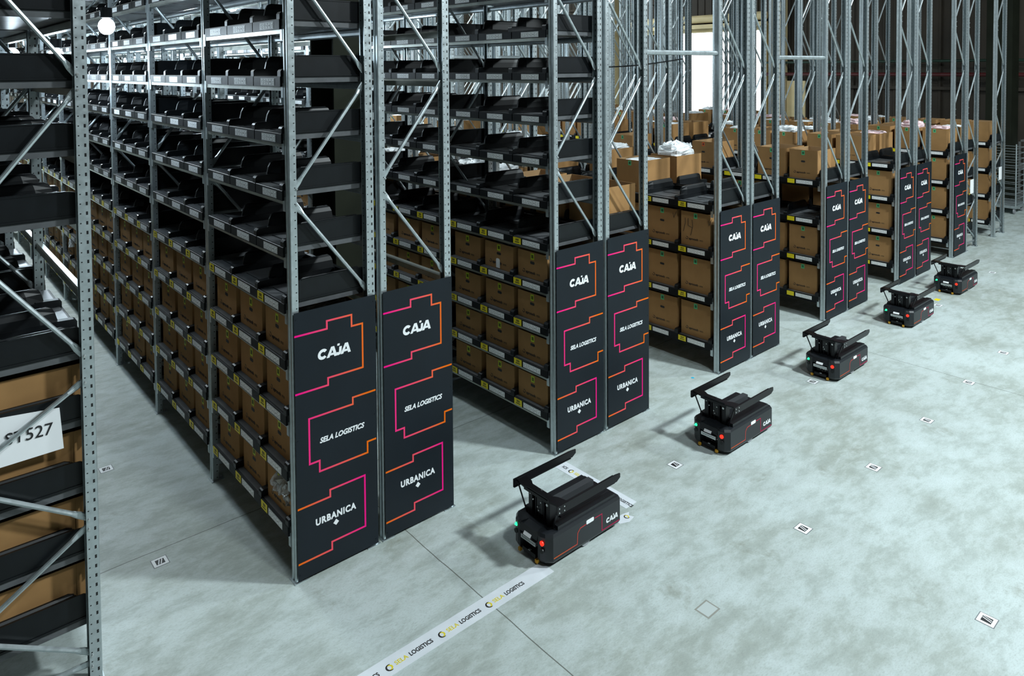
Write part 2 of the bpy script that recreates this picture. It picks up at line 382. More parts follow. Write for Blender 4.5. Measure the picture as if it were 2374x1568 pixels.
def caja_polys(sc, x0, z0, sh=0.10):
    out = []; n = 14
    def T(x, y): return (x0 + (x + sh * y) * sc, z0 + y * sc)
    for i in range(n):
        a0 = math.radians(40 + 280 * i / n); a1 = math.radians(40 + 280 * (i + 1) / n)
        out.append([T(.52 + .52 * math.cos(a0), .5 + .51 * math.sin(a0)), T(.52 + .52 * math.cos(a1), .5 + .51 * math.sin(a1)),
                    T(.52 + .24 * math.cos(a1), .5 + .22 * math.sin(a1)), T(.52 + .24 * math.cos(a0), .5 + .22 * math.sin(a0))])
    for ax in (0.95, 2.42):
        out.append([T(ax, 0), T(ax + .30, 0), T(ax + .56, .70), T(ax + .56, 1), T(ax + .40, 1)])
        out.append([T(ax + 1.12, 0), T(ax + .72, 1), T(ax + .56, 1), T(ax + .56, .70), T(ax + .82, 0)])
        out.append([T(ax + .32, .17), T(ax + .80, .17), T(ax + .72, .38), T(ax + .40, .38)])
    jx = 1.95
    out.append([T(jx + .28, .80), T(jx + .28, .30), T(jx + .55, .30), T(jx + .55, .80)])
    for i in range(8):
        a0 = math.radians(180 + 180 * i / 8); a1 = math.radians(180 + 180 * (i + 1) / 8)
        c = (jx + .245, .30)
        out.append([T(c[0] + .305 * math.cos(a0), c[1] + .31 * math.sin(a0)), T(c[0] + .305 * math.cos(a1), c[1] + .31 * math.sin(a1)),
                    T(c[0] + .04 * math.cos(a1), c[1] + .04 * math.sin(a1)), T(c[0] + .04 * math.cos(a0), c[1] + .04 * math.sin(a0))])
    out.append([T(jx + .05, .92), T(jx + .30, .92), T(jx + .30, 1.12), T(jx + .05, 1.12)])
    return out
def text_mesh(s, size, m, offset=0.0, shear=0.0, extrude=0.0006, width=None, spacing=1.0):
    c = bpy.data.curves.new('txt', 'FONT'); c.body = s; c.size = size; c.offset = offset; c.shear = shear; c.extrude = extrude
    c.space_character = spacing; c.resolution_u = 3
    o = bpy.data.objects.new('txt', c); col.objects.link(o); bpy.context.view_layer.update()
    me = bpy.data.meshes.new_from_object(o.evaluated_get(bpy.context.evaluated_depsgraph_get()))
    bpy.data.objects.remove(o); vs = [v.co.copy() for v in me.vertices]; fs = [tuple(p.vertices) for p in me.polygons]
    bpy.data.meshes.remove(me)
    xs = [v.x for v in vs]; x0, x1 = min(xs), max(xs); k = (width / (x1 - x0)) if width else 1.0
    mb = MB(); mb.add([((v.x - x0) * k, v.y, v.z) for v in vs], fs, m); mb.w = (x1 - x0) * k
    return mb
R_FACE_NY = Matrix.Rotation(math.pi / 2, 4, 'X')                                     # text upright, readable from -Y
R_FACE_NX = Matrix.Rotation(-math.pi / 2, 4, 'Z') @ Matrix.Rotation(math.pi / 2, 4, 'X')  # readable from -X
def placed(mb, mx, name): return MB().merge(mb, mx).mesh(name)
mbp = MB(); mbp.box(0.008, 0.578, -0.0145, -0.0125, 0.018, 1.704, M_NAVY)
for z in (0.05, 0.9, 1.66):
    for x in (0.022, 0.562): mbp.disc((x, -0.015, z), 0.005, 'y', 0.003, M_NAVY, 8)
mbp.box(0.03, 0.55, -0.0126, -0.0005, 0.02, 0.05, M_NAVY); mbp.box(0.03, 0.55, -0.0126, -0.0005, 1.66, 1.69, M_NAVY)
ME_PANEL = mbp.mesh('end_panel')
ME_OT = ribbon(OUT_TOP, 0.0115, 0.0006, M_G1, MB(), 'y', -0.0146).mesh('outline')
ME_OM = ribbon(OUT_MID, 0.0115, 0.0006, M_G1, MB(), 'y', -0.0146).mesh('outline')
ME_OB = ribbon(OUT_BOT, 0.0115, 0.0006, M_G2, MB(), 'y', -0.0146).mesh('outline')
mbc = MB()
for q in caja_polys(0.066, 0.158, 1.369): mbc.poly_flat(q, 0.0007, M_LETTER, 'y', -0.0146)
ME_CAJA = mbc.mesh('lettering')
tx = text_mesh('SELA LOGISTICS', 0.046, M_LETTER, 0.0016, 0.25, width=0.318)
ME_SELA = placed(tx, Matrix.Translation((0.166, -0.0152, 0.840)) @ R_FACE_NY, 'lettering')
tx = text_mesh('URBANICA', 0.058, M_LETTER, 0.0024, 0.0, width=0.284, spacing=1.15)
mbu = MB().merge(tx, Matrix.Translation((0.130, -0.0152, 0.322)) @ R_FACE_NY)
mbu.poly_flat([(0.250, 0.288), (0.270, 0.270), (0.290, 0.288), (0.270, 0.310)], 0.0007, M_LETTER, 'y', -0.0146)
ME_URB = mbu.mesh('lettering')

# ------------------------------------------------------------------ trays
TW = 0.465; TD = 0.575
def tray_base(y0, y1, name='tray'):
    mb = MB()
    mb.box(0.052, TD, y0, y1, -0.040, 0.0, M_SHELF)
    mb.box(0.0, 0.052, y0, y1, -0.040, 0.003, M_SHELF)
    mb.prism([(-0.014, -0.062), (0.0, -0.062), (0.0, 0.003), (-0.010, 0.003), (-0.014, -0.001)], 'y', y0 + 0.004, y1 - 0.004, M_LIP)
    mb.box(0.075, 0.080, y0 + 0.06, y1 - 0.04, 0, 0.0035, M_BLACK); mb.box(0.30, 0.306, y0 + 0.05, y1 - 0.03, 0, 0.004, M_BLACK)
    mb.box(TD - 0.03, TD, y0 + 0.01, y1 - 0.01, 0, 0.05, M_BLACK)
    return mb
def divider(y, m=None):
    """stepped fin along the depth: low front, tall ridge behind with a sloping near face and rounded front"""
    m = m or M_BLACK; mb = MB(); y0 = y; y1 = y + 0.046
    lo = [(-0.012, 0.0), (-0.012, 0.032), (-0.006, 0.042), (0.004, 0.047), (0.125, 0.052), (0.125, 0.047), (TD - 0.01, 0.047), (TD - 0.01, 0.0)]
    mb.prism(lo, 'y', y0, y1, m)
    R_ = lambda pts, z: [(x, y0 + yy, z) for x, yy in pts]
    mb.loft([R_([(0.078, 0.045), (0.078, 0.028), (0.165, 0.004), (0.545, 0.004), (0.555, 0.045)], 0.045),
             R_([(0.090, 0.045), (0.090, 0.030), (0.172, 0.012), (0.540, 0.012), (0.548, 0.045)], 0.095),
             R_([(0.104, 0.045), (0.106, 0.032), (0.180, 0.022), (0.530, 0.022), (0.536, 0.045)], 0.122),
             R_([(0.128, 0.045), (0.130, 0.036), (0.190, 0.032), (0.515, 0.032), (0.518, 0.045)], 0.133)], m)
    return mb
def end_plate(y):
    mb = MB(); pts = [(0.035, -0.005), (0.035, 0.095), (0.045, 0.118), (0.065, 0.130), (0.10, 0.133), (TD - 0.012, 0.133), (TD - 0.012, -0.005)]
    mb.prism(pts, 'y', y, y + 0.006, M_BLACK)
    mb.prism([(0.10, 0.127), (TD - 0.03, 0.127), (TD - 0.03, 0.1345), (0.10, 0.1345)], 'y', y - 0.003, y + 0.012, M_BLACK)
    mb.prism([(0.06, 0.0), (TD - 0.02, 0.0), (TD - 0.02, 0.010), (0.06, 0.010)], 'y', y - 0.004, y + 0.012, M_BLACK)
    return mb
def code_label(yl):
    """white strip of five square cells, on the lip; yl = far end (reads towards -Y)"""
    mb = MB(); x = -0.0145; w_ = 0.216; z1, z0 = -0.010, -0.056
    mb.box(x - 0.0004, x, yl - w_, yl, z0, z1, M_WHITE)
    for k in range(5):
        y = yl - 0.006 - k * 0.042; a = 0.037
        mb.box(x - 0.0008, x - 0.0004, y - a, y, z0 + 0.0045, z1 - 0.0045, M_INK)
        mb.box(x - 0.0012, x - 0.0008, y - a + 0.0015, y - 0.0015, z0 + 0.0060, z1 - 0.0060, M_WHITE)
        s = [((0.2, 0.8, 0.7, 0.85), (0.2, 0.35, 0.2, 0.8), (0.2, 0.8, 0.15, 0.3)), ((0.2, 0.8, 0.7, 0.85), (0.6, 0.78, 0.4, 0.8), (0.3, 0.5, 0.1, 0.5)),
             ((0.2, 0.8, 0.45, 0.6), (0.25, 0.4, 0.5, 0.85), (0.6, 0.75, 0.15, 0.5)), ((0.2, 0.35, 0.2, 0.8), (0.65, 0.8, 0.2, 0.8), (0.3, 0.7, 0.45, 0.6)),
             ((0.2, 0.8, 0.15, 0.3), (0.6, 0.78, 0.4, 0.85), (0.3, 0.6, 0.45, 0.6))][k]
        for (u0_, u1_, v0_, v1_) in s:
            aw = a - 0.008; zz0 = z0 + 0.0085; zh = (z1 - z0) - 0.017
            cu, cv, du, dv = (u0_ + u1_) / 2, (v0_ + v1_) / 2, (u1_ - u0_) * 0.30, (v1_ - v0_) * 0.30
            mb.box(x - 0.0016, x - 0.0012, y - 0.004 - aw * (cu + du), y - 0.004 - aw * (cu - du), zz0 + zh * (cv - dv), zz0 + zh * (cv + dv), M_INK)
    return mb
def yellow_label(yl):
    mb = MB(); x = -0.0145
    mb.box(x - 0.0016, x, yl - 0.098, yl, -0.060, -0.006, M_YELLOW)
    for i in range(6): mb.box(x - 0.002, x - 0.0016, yl - 0.036 - i * 0.007, yl - 0.032 - i * 0.007, -0.034, -0.014, M_INK)
    mb.box(x - 0.002, x - 0.0016, yl - 0.078, yl - 0.022, -0.048, -0.041, M_INK)
    return mb
P_TRAY = tray_base(0.002, TW - 0.002); P_TRAYN = tray_base(0.040, TW - 0.002)
P_DIV = divider(0.002); P_DIVN = divider(0.040); P_END = end_plate(0.034); P_CODE = code_label(TW - 0.122); P_YEL = yellow_label(TW - 0.004)
ME = dict(tray=P_TRAY.mesh('shelf_tray'), trayn=P_TRAYN.mesh('shelf_tray'), div=P_DIV.mesh('divider'), divn=P_DIVN.mesh('divider'), end=P_END.mesh('end_plate'), code=P_CODE.mesh('code_label'), yel=P_YEL.mesh('barcode_label'))
# merged prototypes for the far ones
def comb(*ps):
    m = MB()
    for p in ps: m.merge(p)
    return m

# ------------------------------------------------------------------ cartons
def carton_body(w_, h, d):
    t = 0.006; mb = MB()
    # outer shell, open top, thick rim
    o = [(0, 0), (d, 0), (d, w_), (0, w_)]; i_ = [(t, t), (d - t, t), (d - t, w_ - t), (t, w_ - t)]
    vs = [(x, y, 0) for x, y in o] + [(x, y, h) for x, y in o] + [(x, y, h) for x, y in i_] + [(x, y, t) for x, y in i_]
    fs = [(3, 2, 1, 0)]
    for k in range(4):
        j = (k + 1) % 4; fs += [(k, j, 4 + j, 4 + k), (4 + k, 4 + j, 8 + j, 8 + k)]
    mb.add(vs, fs, M_CARD)
    fi = [(8 + k, 8 + (k + 1) % 4, 12 + (k + 1) % 4, 12 + k) for k in range(4)] + [(12, 13, 14, 15)]
    b = len(mb.v) - 16; mi = mb.mi(M_CARDIN)
    for f in fi: mb.f.append(tuple(b + q for q in f)); mb.m.append(mi)
    # reinforcing flap strips beside the front corners
    mb.box(0.004, 0.06, -0.0015, 0.0, h * 0.35, h, M_CARD)
    return mb
def hand_hole(w_, h):
    mb = MB(); n = 12; pts = []
    for k in range(n):
        a = 2 * math.pi * k / n; c = 0.018 if math.cos(a) > 0 else -0.018
        pts.append((w_ / 2 + c + 0.011 * math.cos(a), h * 0.60 + 0.0125 * math.sin(a)))
    mb.poly_flat(pts, 0.0008, M_INK, 'x', 0.0); return mb
M_INKFADE = mat('faded_ink', (0.09, 0.062, 0.03), 0.8)
_t = text_mesh('aproooh', 0.034, M_INK, 0.0008, 0.0, width=0.125); _t2 = text_mesh('vm', 0.034, M_INKFADE, 0.0002, 0.0, width=0.045)
def carton_print(w_, h):
    mb = MB(); yl = w_ * 0.80; z = h * 0.18
    # ring logo
    c = (yl, z + 0.014); n = 10
    for k in range(n - 2):
        a0 = math.radians(60 + 300 * k / (n - 2)); a1 = math.radians(60 + 300 * (k + 1) / (n - 2))
        mb.poly_flat([(c[0] + 0.017 * math.cos(a0), c[1] + 0.017 * math.sin(a0)), (c[0] + 0.017 * math.cos(a1), c[1] + 0.017 * math.sin(a1)),
                      (c[0] + 0.011 * math.cos(a1), c[1] + 0.011 * math.sin(a1)), (c[0] + 0.011 * math.cos(a0), c[1] + 0.011 * math.sin(a0))], 0.0006, M_INK, 'x', 0.0)
    mb.merge(_t, Matrix.Translation((-0.0006, yl - 0.028, z)) @ R_FACE_NX)
    mb.merge(_t2, Matrix.Translation((-0.0006, yl - 0.170, z)) @ R_FACE_NX)
    return mb
def sticker(w_, h, m):
    mb = MB(); y = w_ / 2 + 0.022; z = h - 0.010
    mb.box(-0.001, 0.0, y - 0.044, y, z - 0.055, z, m)
    for i in range(5): mb.box(-0.0014, -0.001, y - 0.015 - i * 0.005, y - 0.0115 - i * 0.005, z - 0.042, z - 0.013, M_INK)
    return mb
CS = (0.392, 0.230, 0.500); CL = (0.392, 0.366, 0.500)
CP = {}
CF = (0.392, 0.268, 0.540)
for nm, (a, b, c), sm in (('F', CF, M_LIME), ('S', CS, M_LIME), ('L', CL, M_GREEN), ('O', CL, M_ORANGE)):
    P = dict(body=carton_body(a, b, c), hole=hand_hole(a, b), prt=carton_print(a, b), stk=sticker(a, b, sm))
    CP[nm] = (P, {k: v.mesh({'body': 'carton', 'hole': 'hand_hole', 'prt': 'printed_mark', 'stk': 'sticker'}[k]) for k, v in P.items()})

# crumpled packing
def crumple(rx, ry, rz, m, seed, jag=0.35, nu=22, nv=11):
    rnd = random.Random(seed); mb = MB(); vs = []; fs = []
    ph = [(rnd.uniform(1, 7), rnd.uniform(1, 7), rnd.uniform(0, 6.28)) for _ in range(7)]
    for j in range(nv + 1):
        for i in range(nu):
            th = math.pi / 2 * j / nv; a = 2 * math.pi * i / nu
            r = 1 + sum(math.sin(p[0] * a + p[2]) * math.cos(p[1] * th * 2 + p[2]) for p in ph) * 0.05 * (jag / 0.35) + rnd.uniform(-1, 1) * 0.09 * jag / 0.35
            r = max(0.4, r); sq = lambda v: math.copysign(abs(v) ** 0.55, v)
            vs.append((rx * sq(math.cos(a)) * math.cos(th) ** 0.5 * min(1.0, r) if j < nv else 0, ry * sq(math.sin(a)) * math.cos(th) ** 0.5 * min(1.0, r) if j < nv else 0, rz * math.sin(th) ** 0.6 * r))
    for j in range(nv):
        for i in range(nu): fs.append((j * nu + i, j * nu + (i + 1) % nu, (j + 1) * nu + (i + 1) % nu, (j + 1) * nu + i))
    return mb.add(vs, fs, m)

# ------------------------------------------------------------------ layout of the racks
BX = [-1.07 - 0.586 - 0.628, 0.0, 2.258, 4.631, 6.966, 9.236, 11.458, 13.619]
ZL1 = [1.745 + 0.354 * (k - 4) for k in range(0, 13)]
ZL2 = [0.295, 0.782, 1.270, 1.757]
SB = 0.628   # offset of the second rack of a pair
items = []   # trays and cartons to be placed: (dist, kind, data)
RACKN = {}
def rack_name(b, s):
    if b == 0: return 'foreground rack' if s == 'B' else 'foreground left rack'
    return ('left' if s == 'A' else 'right') + ' rack of ' + ORD[b] + ' pair'
def dist(x, y, z): return (Vector((x, y, z)) - CAM).length
LEVW = ['bottom shelf', 'second shelf up', 'third shelf up', 'fourth shelf up', 'fifth shelf up', 'sixth shelf up', 'seventh shelf up', 'eighth shelf up', 'ninth shelf up', 'tenth shelf up', 'eleventh shelf up', 'twelfth shelf up', 'thirteenth shelf up']
SLOTW = ['near slot', 'middle slot', 'far slot']
def mod_matrix(b, s, bay, k, z):
    """tray local frame (x = depth from the aisle face, y = along the row)"""
    x = BX[b] + (0 if s == 'A' else SB); y = bay * BAY + 0.035 + TW * k
    if s == 'A': return Matrix.Translation((x, y, z))
    return Matrix.Translation((x + FW, y, z)) @ Matrix.Scale(-1, 4, (1, 0, 0))
# flags: which (rack, bay, level) carry trays, which carry cartons
trayset = []; cartset = []; beams = []
loaded = set()
def add_level(b, s, bay, lev, z, trays=True, cart=None, beam='both', yellow=False):
    if beam: beams.append((b, s, bay, z, beam))
    if trays:
        for k in range(3):
            if cart and cart[k]: loaded.add((b, s, bay, lev, k))
            trayset.append((b, s, bay, lev, k, z, yellow))
    if cart:
        for k in range(3):
            if cart[k]: cartset.append((b, s, bay, lev, k, z, cart[k]))
# foreground rack (only its aisle-facing half shows)
for bay in range(0, 6):
    for lev in range(0, 11):
        z = ZL1[lev]
        if lev < 4: add_level(0, 'B', bay, lev, z, cart='FFF')
        elif lev == 5: add_level(0, 'B', bay, lev, z, trays=(bay > 1))
        else: add_level(0, 'B', bay, lev, z, yellow=(lev == 4))
for bay in range(0, 9):
    for lev in range(0, 12):
        z = ZL1[lev]
        add_level(1, 'A', bay, lev, z, cart='SSS' if lev < 4 else None, yellow=lev <= 4)
        if bay >= 2 and bay < 8 and lev < 7: add_level(1, 'B', bay, lev, z, trays=True, cart='SSS' if lev < 3 and bay < 4 else None)
        elif lev in (4, 8, 9, 10): add_level(1, 'B', bay, lev, z, trays=False, beam='front')
for bay in range(0, 10):
    for lev in range(0, 12):
        z = ZL1[lev]
        if bay < 7 or lev > 3: add_level(2, 'A', bay, lev, z, cart='SSS' if lev < 4 else None, yellow=lev <= 4)
for bay in range(0, 9):
    c = {0: 'LLL', 1: 'LL ', 2: 'LLL', 3: ' LL', 4: 'LLL', 5: 'L L', 6: 'LL '}.get(bay, '   ')
    add_level(2, 'B', bay, 3, ZL1[4], cart=[q.strip() for q in c])
    if bay < 5:
        for lev in (0, 1, 2): add_level(2, 'B', bay, lev, ZL2[lev] - 0.02, cart=['L', 'L', 'L'], beam='front')
rnd = random.Random(5)
TOPC = {(3, 'A', 0): '  L', (3, 'B', 0): '  L', (3, 'A', 1): '  L', (3, 'B', 1): ' L ', (4, 'A', 0): 'LL ', (4, 'B', 0): '   ', (4, 'A', 1): 'O  ', (4, 'B', 1): '   ',
        (5, 'A', 0): ' LL', (5, 'B', 0): ' LL', (5, 'A', 1): 'LLL', (6, 'A', 0): 'LLL', (6, 'B', 0): 'LLL', (7, 'A', 0): 'LLL', (7, 'A', 1): 'LLL', (5, 'B', 1): 'LLL', (6, 'A', 1): 'LLL', (6, 'B', 1): 'LLL'}
for b in (3, 4, 5, 6, 7):
    for s in 'AB':
        if b == 7 and s == 'B': continue
        for bay in range(0, 10 if b < 6 else 7):
            c = TOPC.get((b, s, bay))
            if c is None: c = ''.join('L' if rnd.random() < (0.62 if b > 4 else 0.24) else ' ' for _ in range(3))
            add_level(b, s, bay, 3, ZL2[3], cart=[q.strip() for q in c], yellow=(s == 'A'))
            if s == 'A' and bay < 2:
                for lev in range(3):
                    cc = ['L', 'L', 'L']
                    if b == 4 and lev == 2: cc = ['', '', 'L']
                    if bay == 1 and lev == 1 and b == 3: cc = ['O', 'L', 'L']
                    add_level(b, s, bay, lev, ZL2[lev], cart=cc, yellow=True)
            elif s == 'A': 
                for lev in range(3): add_level(b, s, bay, lev, ZL2[lev], trays=bay < 6, cart=['L', 'L', 'L'] if bay < 5 else None, yellow=True, beam='front')
            elif bay < 5:
                for lev in range(3): add_level(b, s, bay, lev, ZL2[lev], cart=['L', 'L', 'L'], beam='front')

# racks: uprights, braces, beams, end panels --------------------------------------------------
NB = {0: 7, 1: 10, 2: 13, 3: 12, 4: 12, 5: 11, 6: 9, 7: 8}
for b in range(0, 8):
    for s in 'AB':
        if b == 0 and s == 'A': continue
        if b == 7 and s == 'B': continue
        x0 = BX[b] + (0 if s == 'A' else SB)
        root = bpy.data.objects.new('storage_rack', None); col.objects.link(root); root.location = (x0, 0, 0)
        if b == 0: lab = 'galvanised rack filling the left edge of the photo, white paper sign on it'
        elif b == 7: lab = 'last galvanised rack at the far right, without a navy end panel'
        elif b == 6: lab = 'left rack of the sixth pair, with the last navy end panel' if s == 'A' else 'right rack of the sixth pair, open end frame without a panel'
        elif b == 1: lab = 'nearest and largest branded rack, left of the first pair' if s == 'A' else 'galvanised rack beside the olive column, right of the first pair'
        else: lab = 'galvanised rack with navy end panel, %s of the %s pair' % ('left' if s == 'A' else 'right', ORD[b])
        tag(root, lab, 'rack', 'storage racks in the hall')
        nb = NB[b]; br = []
        for j in range(nb + 1):
            for side, me, xx in (('L', ME_UL, 0.0), ('R', ME_UR, FW)):
                u = obj('upright', me, root, (xx, j * BAY, 0))
            for q, bm in enumerate(BR):
                if b > 2 and j > 6 and q < 5: continue
                br.append((dist(x0, j * BAY, 2), bm, j * BAY))
        br.sort(key=lambda t_: t_[0])
        for d_, bm, y in br[:100]: obj('brace', bm, root, (0, y, 0))
        if len(br) > 100:
            mm = MB()
            for d_, bm, y in br[100:]:
                base = len(mm.v); mm.v += [(v.co.x, v.co.y + y, v.co.z) for v in bm.vertices]; k = mm.mi(M_STEEL)
                for p in bm.polygons: mm.f.append(tuple(base + i for i in p.vertices)); mm.m.append(k)
            o = obj('braces', mm, root); o['kind'] = 'stuff'
        bl = []
        for (bb, ss, bay, z, which) in beams:
            if bb != b or ss != s: continue
            for fr in ((1, 0) if which == 'both' else (1,)):
                bl.append((dist(x0 + (0 if s == 'A' else FW), bay * BAY, z) + (0 if fr else 0.6), fr, bay * BAY, z))
        bl.sort(key=lambda t_: t_[0])
        mm = MB()
        for i, (d_, fr, y, z) in enumerate(bl):
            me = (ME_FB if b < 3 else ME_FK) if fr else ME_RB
            mx = Matrix.Translation((0, y, z)) if s == 'A' else Matrix.Translation((FW, y, z)) @ Matrix.Scale(-1, 4, (1, 0, 0))
            if i < 100:
                o = obj('beam', me, root); o.matrix_local = mx
            else:
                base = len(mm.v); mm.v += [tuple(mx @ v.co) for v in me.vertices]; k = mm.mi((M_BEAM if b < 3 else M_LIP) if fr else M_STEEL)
                for p in me.polygons: mm.f.append(tuple(base + i_ for i_ in p.vertices)); mm.m.append(k)
        if mm.v: o = obj('beams', mm, root); o['kind'] = 'stuff'
        if 1 <= b <= 5 or (b == 6 and s == 'A'):
            pn = obj('end_panel', ME_PANEL, root); pn['label'] = 'navy end panel with pink and orange outlines'
            for me in (ME_OT, ME_OM, ME_OB): obj('outline', me, pn)
            for me in (ME_CAJA, ME_SELA, ME_URB): obj('lettering', me, pn)

# trays ----------------------------------------------------------------------------------------
vis_pen = {(1, 'B'): 6.0, (2, 'B'): 3.0}
hide_low = lambda b, s, bay, z: 12.0 if z < 1.5 and ((s == 'B' and b >= 2) or (s == 'A' and b >= 3 and bay >= 2)) else 0.0
def pd(b, s, bay, k, z):
    x = BX[b] + (0 if s == 'A' else SB + FW); return dist(x, bay * BAY + TW * (k + .5), z) + vis_pen.get((b, s), 0) + hide_low(b, s, bay, z) + (30 if (b == 0 and bay == 0 and z > 3.6) else 0)
trayset.sort(key=lambda t_: pd(t_[0], t_[1], t_[2], t_[4], t_[5]))
stuff = MB()
for i, (b, s, bay, lev, k, z, yel) in enumerate(trayset):
    mx = mod_matrix(b, s, bay, k, z)
    if i < 300:
        r = obj('shelf_tray', ME['trayn' if k == 0 else 'tray']); r.matrix_world = mx
        ld = (b, s, bay, lev, k) in loaded
        tag(r, '%s black tray, %s, %s, %s bay, %s' % ('loaded' if ld else 'empty', SLOTW[k], LEVW[lev], ORD[bay + 1], rack_name(b, s)), 'tray', 'black trays on the rack shelves')
        obj('divider', ME['divn' if k == 0 else 'div'], r)
        if k == 0: obj('end_plate', ME['end'], r)
        obj('code_label', ME['code'], r)
        if yel: obj('barcode_label', ME['yel'], r)
    else:
        stuff.merge(P_TRAYN if k == 0 else P_TRAY, mx); stuff.merge(P_DIVN if k == 0 else P_DIV, mx); stuff.merge(P_CODE if s == 'A' and (bay < 6 if b < 3 else bay < 2) else MB(), mx)
        if s == 'A' and not (bay < 6 if b < 3 else bay < 2): stuff.merge(MB().box(-0.0149, -0.0145, 0.12, 0.34, -0.056, -0.010, M_WHITE), mx)
        if k == 0 and bay < 2: stuff.merge(P_END, mx)
        if yel: stuff.merge(MB().box(-0.016, -0.0145, TW - 0.10, TW - 0.004, -0.060, -0.006, M_YELLOW), mx)
tag(obj('shelf_tray', stuff), 'black trays filling the distant shelves of all the racks', 'tray', 'black trays on the rack shelves', 'stuff')

# cartons --------------------------------------------------------------------------------------
cartset.sort(key=lambda t_: pd(t_[0], t_[1], t_[2], t_[4], t_[5]))
rnd = random.Random(11); stuff = MB(); packs = []
M_MARK = M_INK
for i, (b, s, bay, lev, k, z, typ) in enumerate(cartset):
    size = {'S': CS, 'F': CF}.get(typ, CL)
    jit = rnd.uniform(-0.003, 0.003); xin = (0.036 if typ != 'F' else 0.022) + rnd.uniform(-0.004, 0.006)
    y0 = (0.055 if k else 0.090) + jit
    mx = mod_matrix(b, s, bay, k, z) @ Matrix.Translation((xin, y0, 0.005))
    P, Q = CP[typ]
    # leave room for the tray divider: shrink in y
    sy = (TW - 0.004 - y0) / size[0]
    mx = mx @ Matrix.Scale(min(1.0, sy), 4, (0, 1, 0))
    if i < 300:
        r = obj('carton', Q['body']); r.matrix_world = mx
        col_n = {'F': 'tall brown', 'S': 'small brown', 'L': 'large brown', 'O': 'orange-stickered'}[typ]
        tag(r, '%s carton, %s, %s, %s bay, %s' % (col_n, SLOTW[k], LEVW[lev], ORD[bay + 1], rack_name(b, s)), 'box', 'brown cartons on the rack shelves')
        if s == 'A':
            if typ == 'S' or rnd.random() < 0.5: obj('hand_hole', Q['hole'], r)
            obj('printed_mark', Q['prt'], r); obj('sticker', Q['stk'], r)
    else:
        stuff.merge(P['body'], mx)
        if s == 'A': stuff.merge(P['stk'], mx)
    packs.append((b, s, bay, lev, k, mx, size, typ))
tag(obj('carton', stuff), 'brown cartons on the distant shelves of the racks', 'box', 'brown cartons on the rack shelves', 'stuff')

# packing showing at the top of some cartons
CR = {'W': [crumple(0.23, 0.16, 0.12, M_BAG, q, 0.6).mesh('bag') for q in (1, 2)], 'P': [crumple(0.22, 0.16, 0.12, M_PINK, 3, 0.5).mesh('bag')], 'C': [crumple(0.24, 0.15, 0.05, M_CLEAR, q, 0.9).mesh('film') for q in (4, 5, 6)]}
npk = 0; rp = random.Random(3)
BIG = {(3, 'B', 0, 2): ('W', 1.25), (3, 'A', 0, 2): ('W', 0.18), (5, 'B', 0, 1): ('P', 0.4), (6, 'A', 0, 0): ('P', 0.5), (6, 'A', 0, 1): ('P', 1.0), (6, 'B', 0, 0): ('W', 0.3), (2, 'B', 1, 0): ('W', 0.5), (2, 'B', 2, 1): ('W', 0.8)}
for (b, s, bay, lev, k, mx, size, typ) in packs:
    top = (b >= 3 and lev == 3) or (b == 2 and s == 'B' and lev == 3)
    kind = None; hs = 1.0
    if top and (b, s, bay, k) in BIG: kind, hs = BIG[(b, s, bay, k)]
    elif top and bay >= 1 and rp.random() < 0.7: kind = 'P' if (b >= 5 and rp.random() < 0.22) else 'W'; hs = rp.uniform(0.25, 0.9)
    elif not top and s == 'A' and b in (1, 2) and bay < 3 and rp.random() < 0.35: kind = 'C'; hs = rp.uniform(0.5, 1.0)
    if not kind: continue
    c = mx @ Vector((size[2] / 2, size[0] / 2, size[1] - 0.03))
    me = rp.choice(CR[kind]); sc = (0.98, 1.05, hs)
    o = obj('packing_bag', me); o.matrix_world = Matrix.Translation(c) @ Matrix.Diagonal((*sc, 1)); npk += 1
    kn = {'W': 'white bags', 'P': 'pinkish bags', 'C': 'clear film'}[kind]
    tag(o, '%s in carton, %s, %s, %s bay, %s' % (kn, SLOTW[k], LEVW[lev], ORD[bay + 1], rack_name(b, s)), 'packing', 'plastic packing in the open cartons')
# film spilling over the lowest near carton
fm = MB(); rr = random.Random(9); vs = []; fs = []; nx, ny = 12, 9
for j in range(ny):
    for i in range(nx):
        t_ = j / (ny - 1); u_ = i / (nx - 1)
        y = 0.05 + 0.30 * u_ + rr.uniform(-.012, .012) + 0.05 * t_ * (0.5 - u_); z = (0.262 + 0.03) - 0.13 * max(0, t_ * 1.3 - 0.3) - rr.uniform(0, 0.02) - (0.03 * abs(u_ - .5) * t_)
        x = 0.10 - 0.11 * min(1, t_ * 2.2) - rr.uniform(0, 0.028) * (t_ > .3)
        vs.append((x, y, z))
for j in range(ny - 1):
    for i in range(nx - 1): fs.append((j * nx + i, j * nx + i + 1, (j + 1) * nx + i + 1, (j + 1) * nx + i))
fm.add([(x + 0.03, y, z - 0.03) for x, y, z in vs], fs, M_CLEAR)
o = obj('packing_film', fm, None, (0.0, 0.03, ZL1[0])); tag(o, 'crumpled clear film spilling from the lowest carton beside the nearest panel', 'packing')
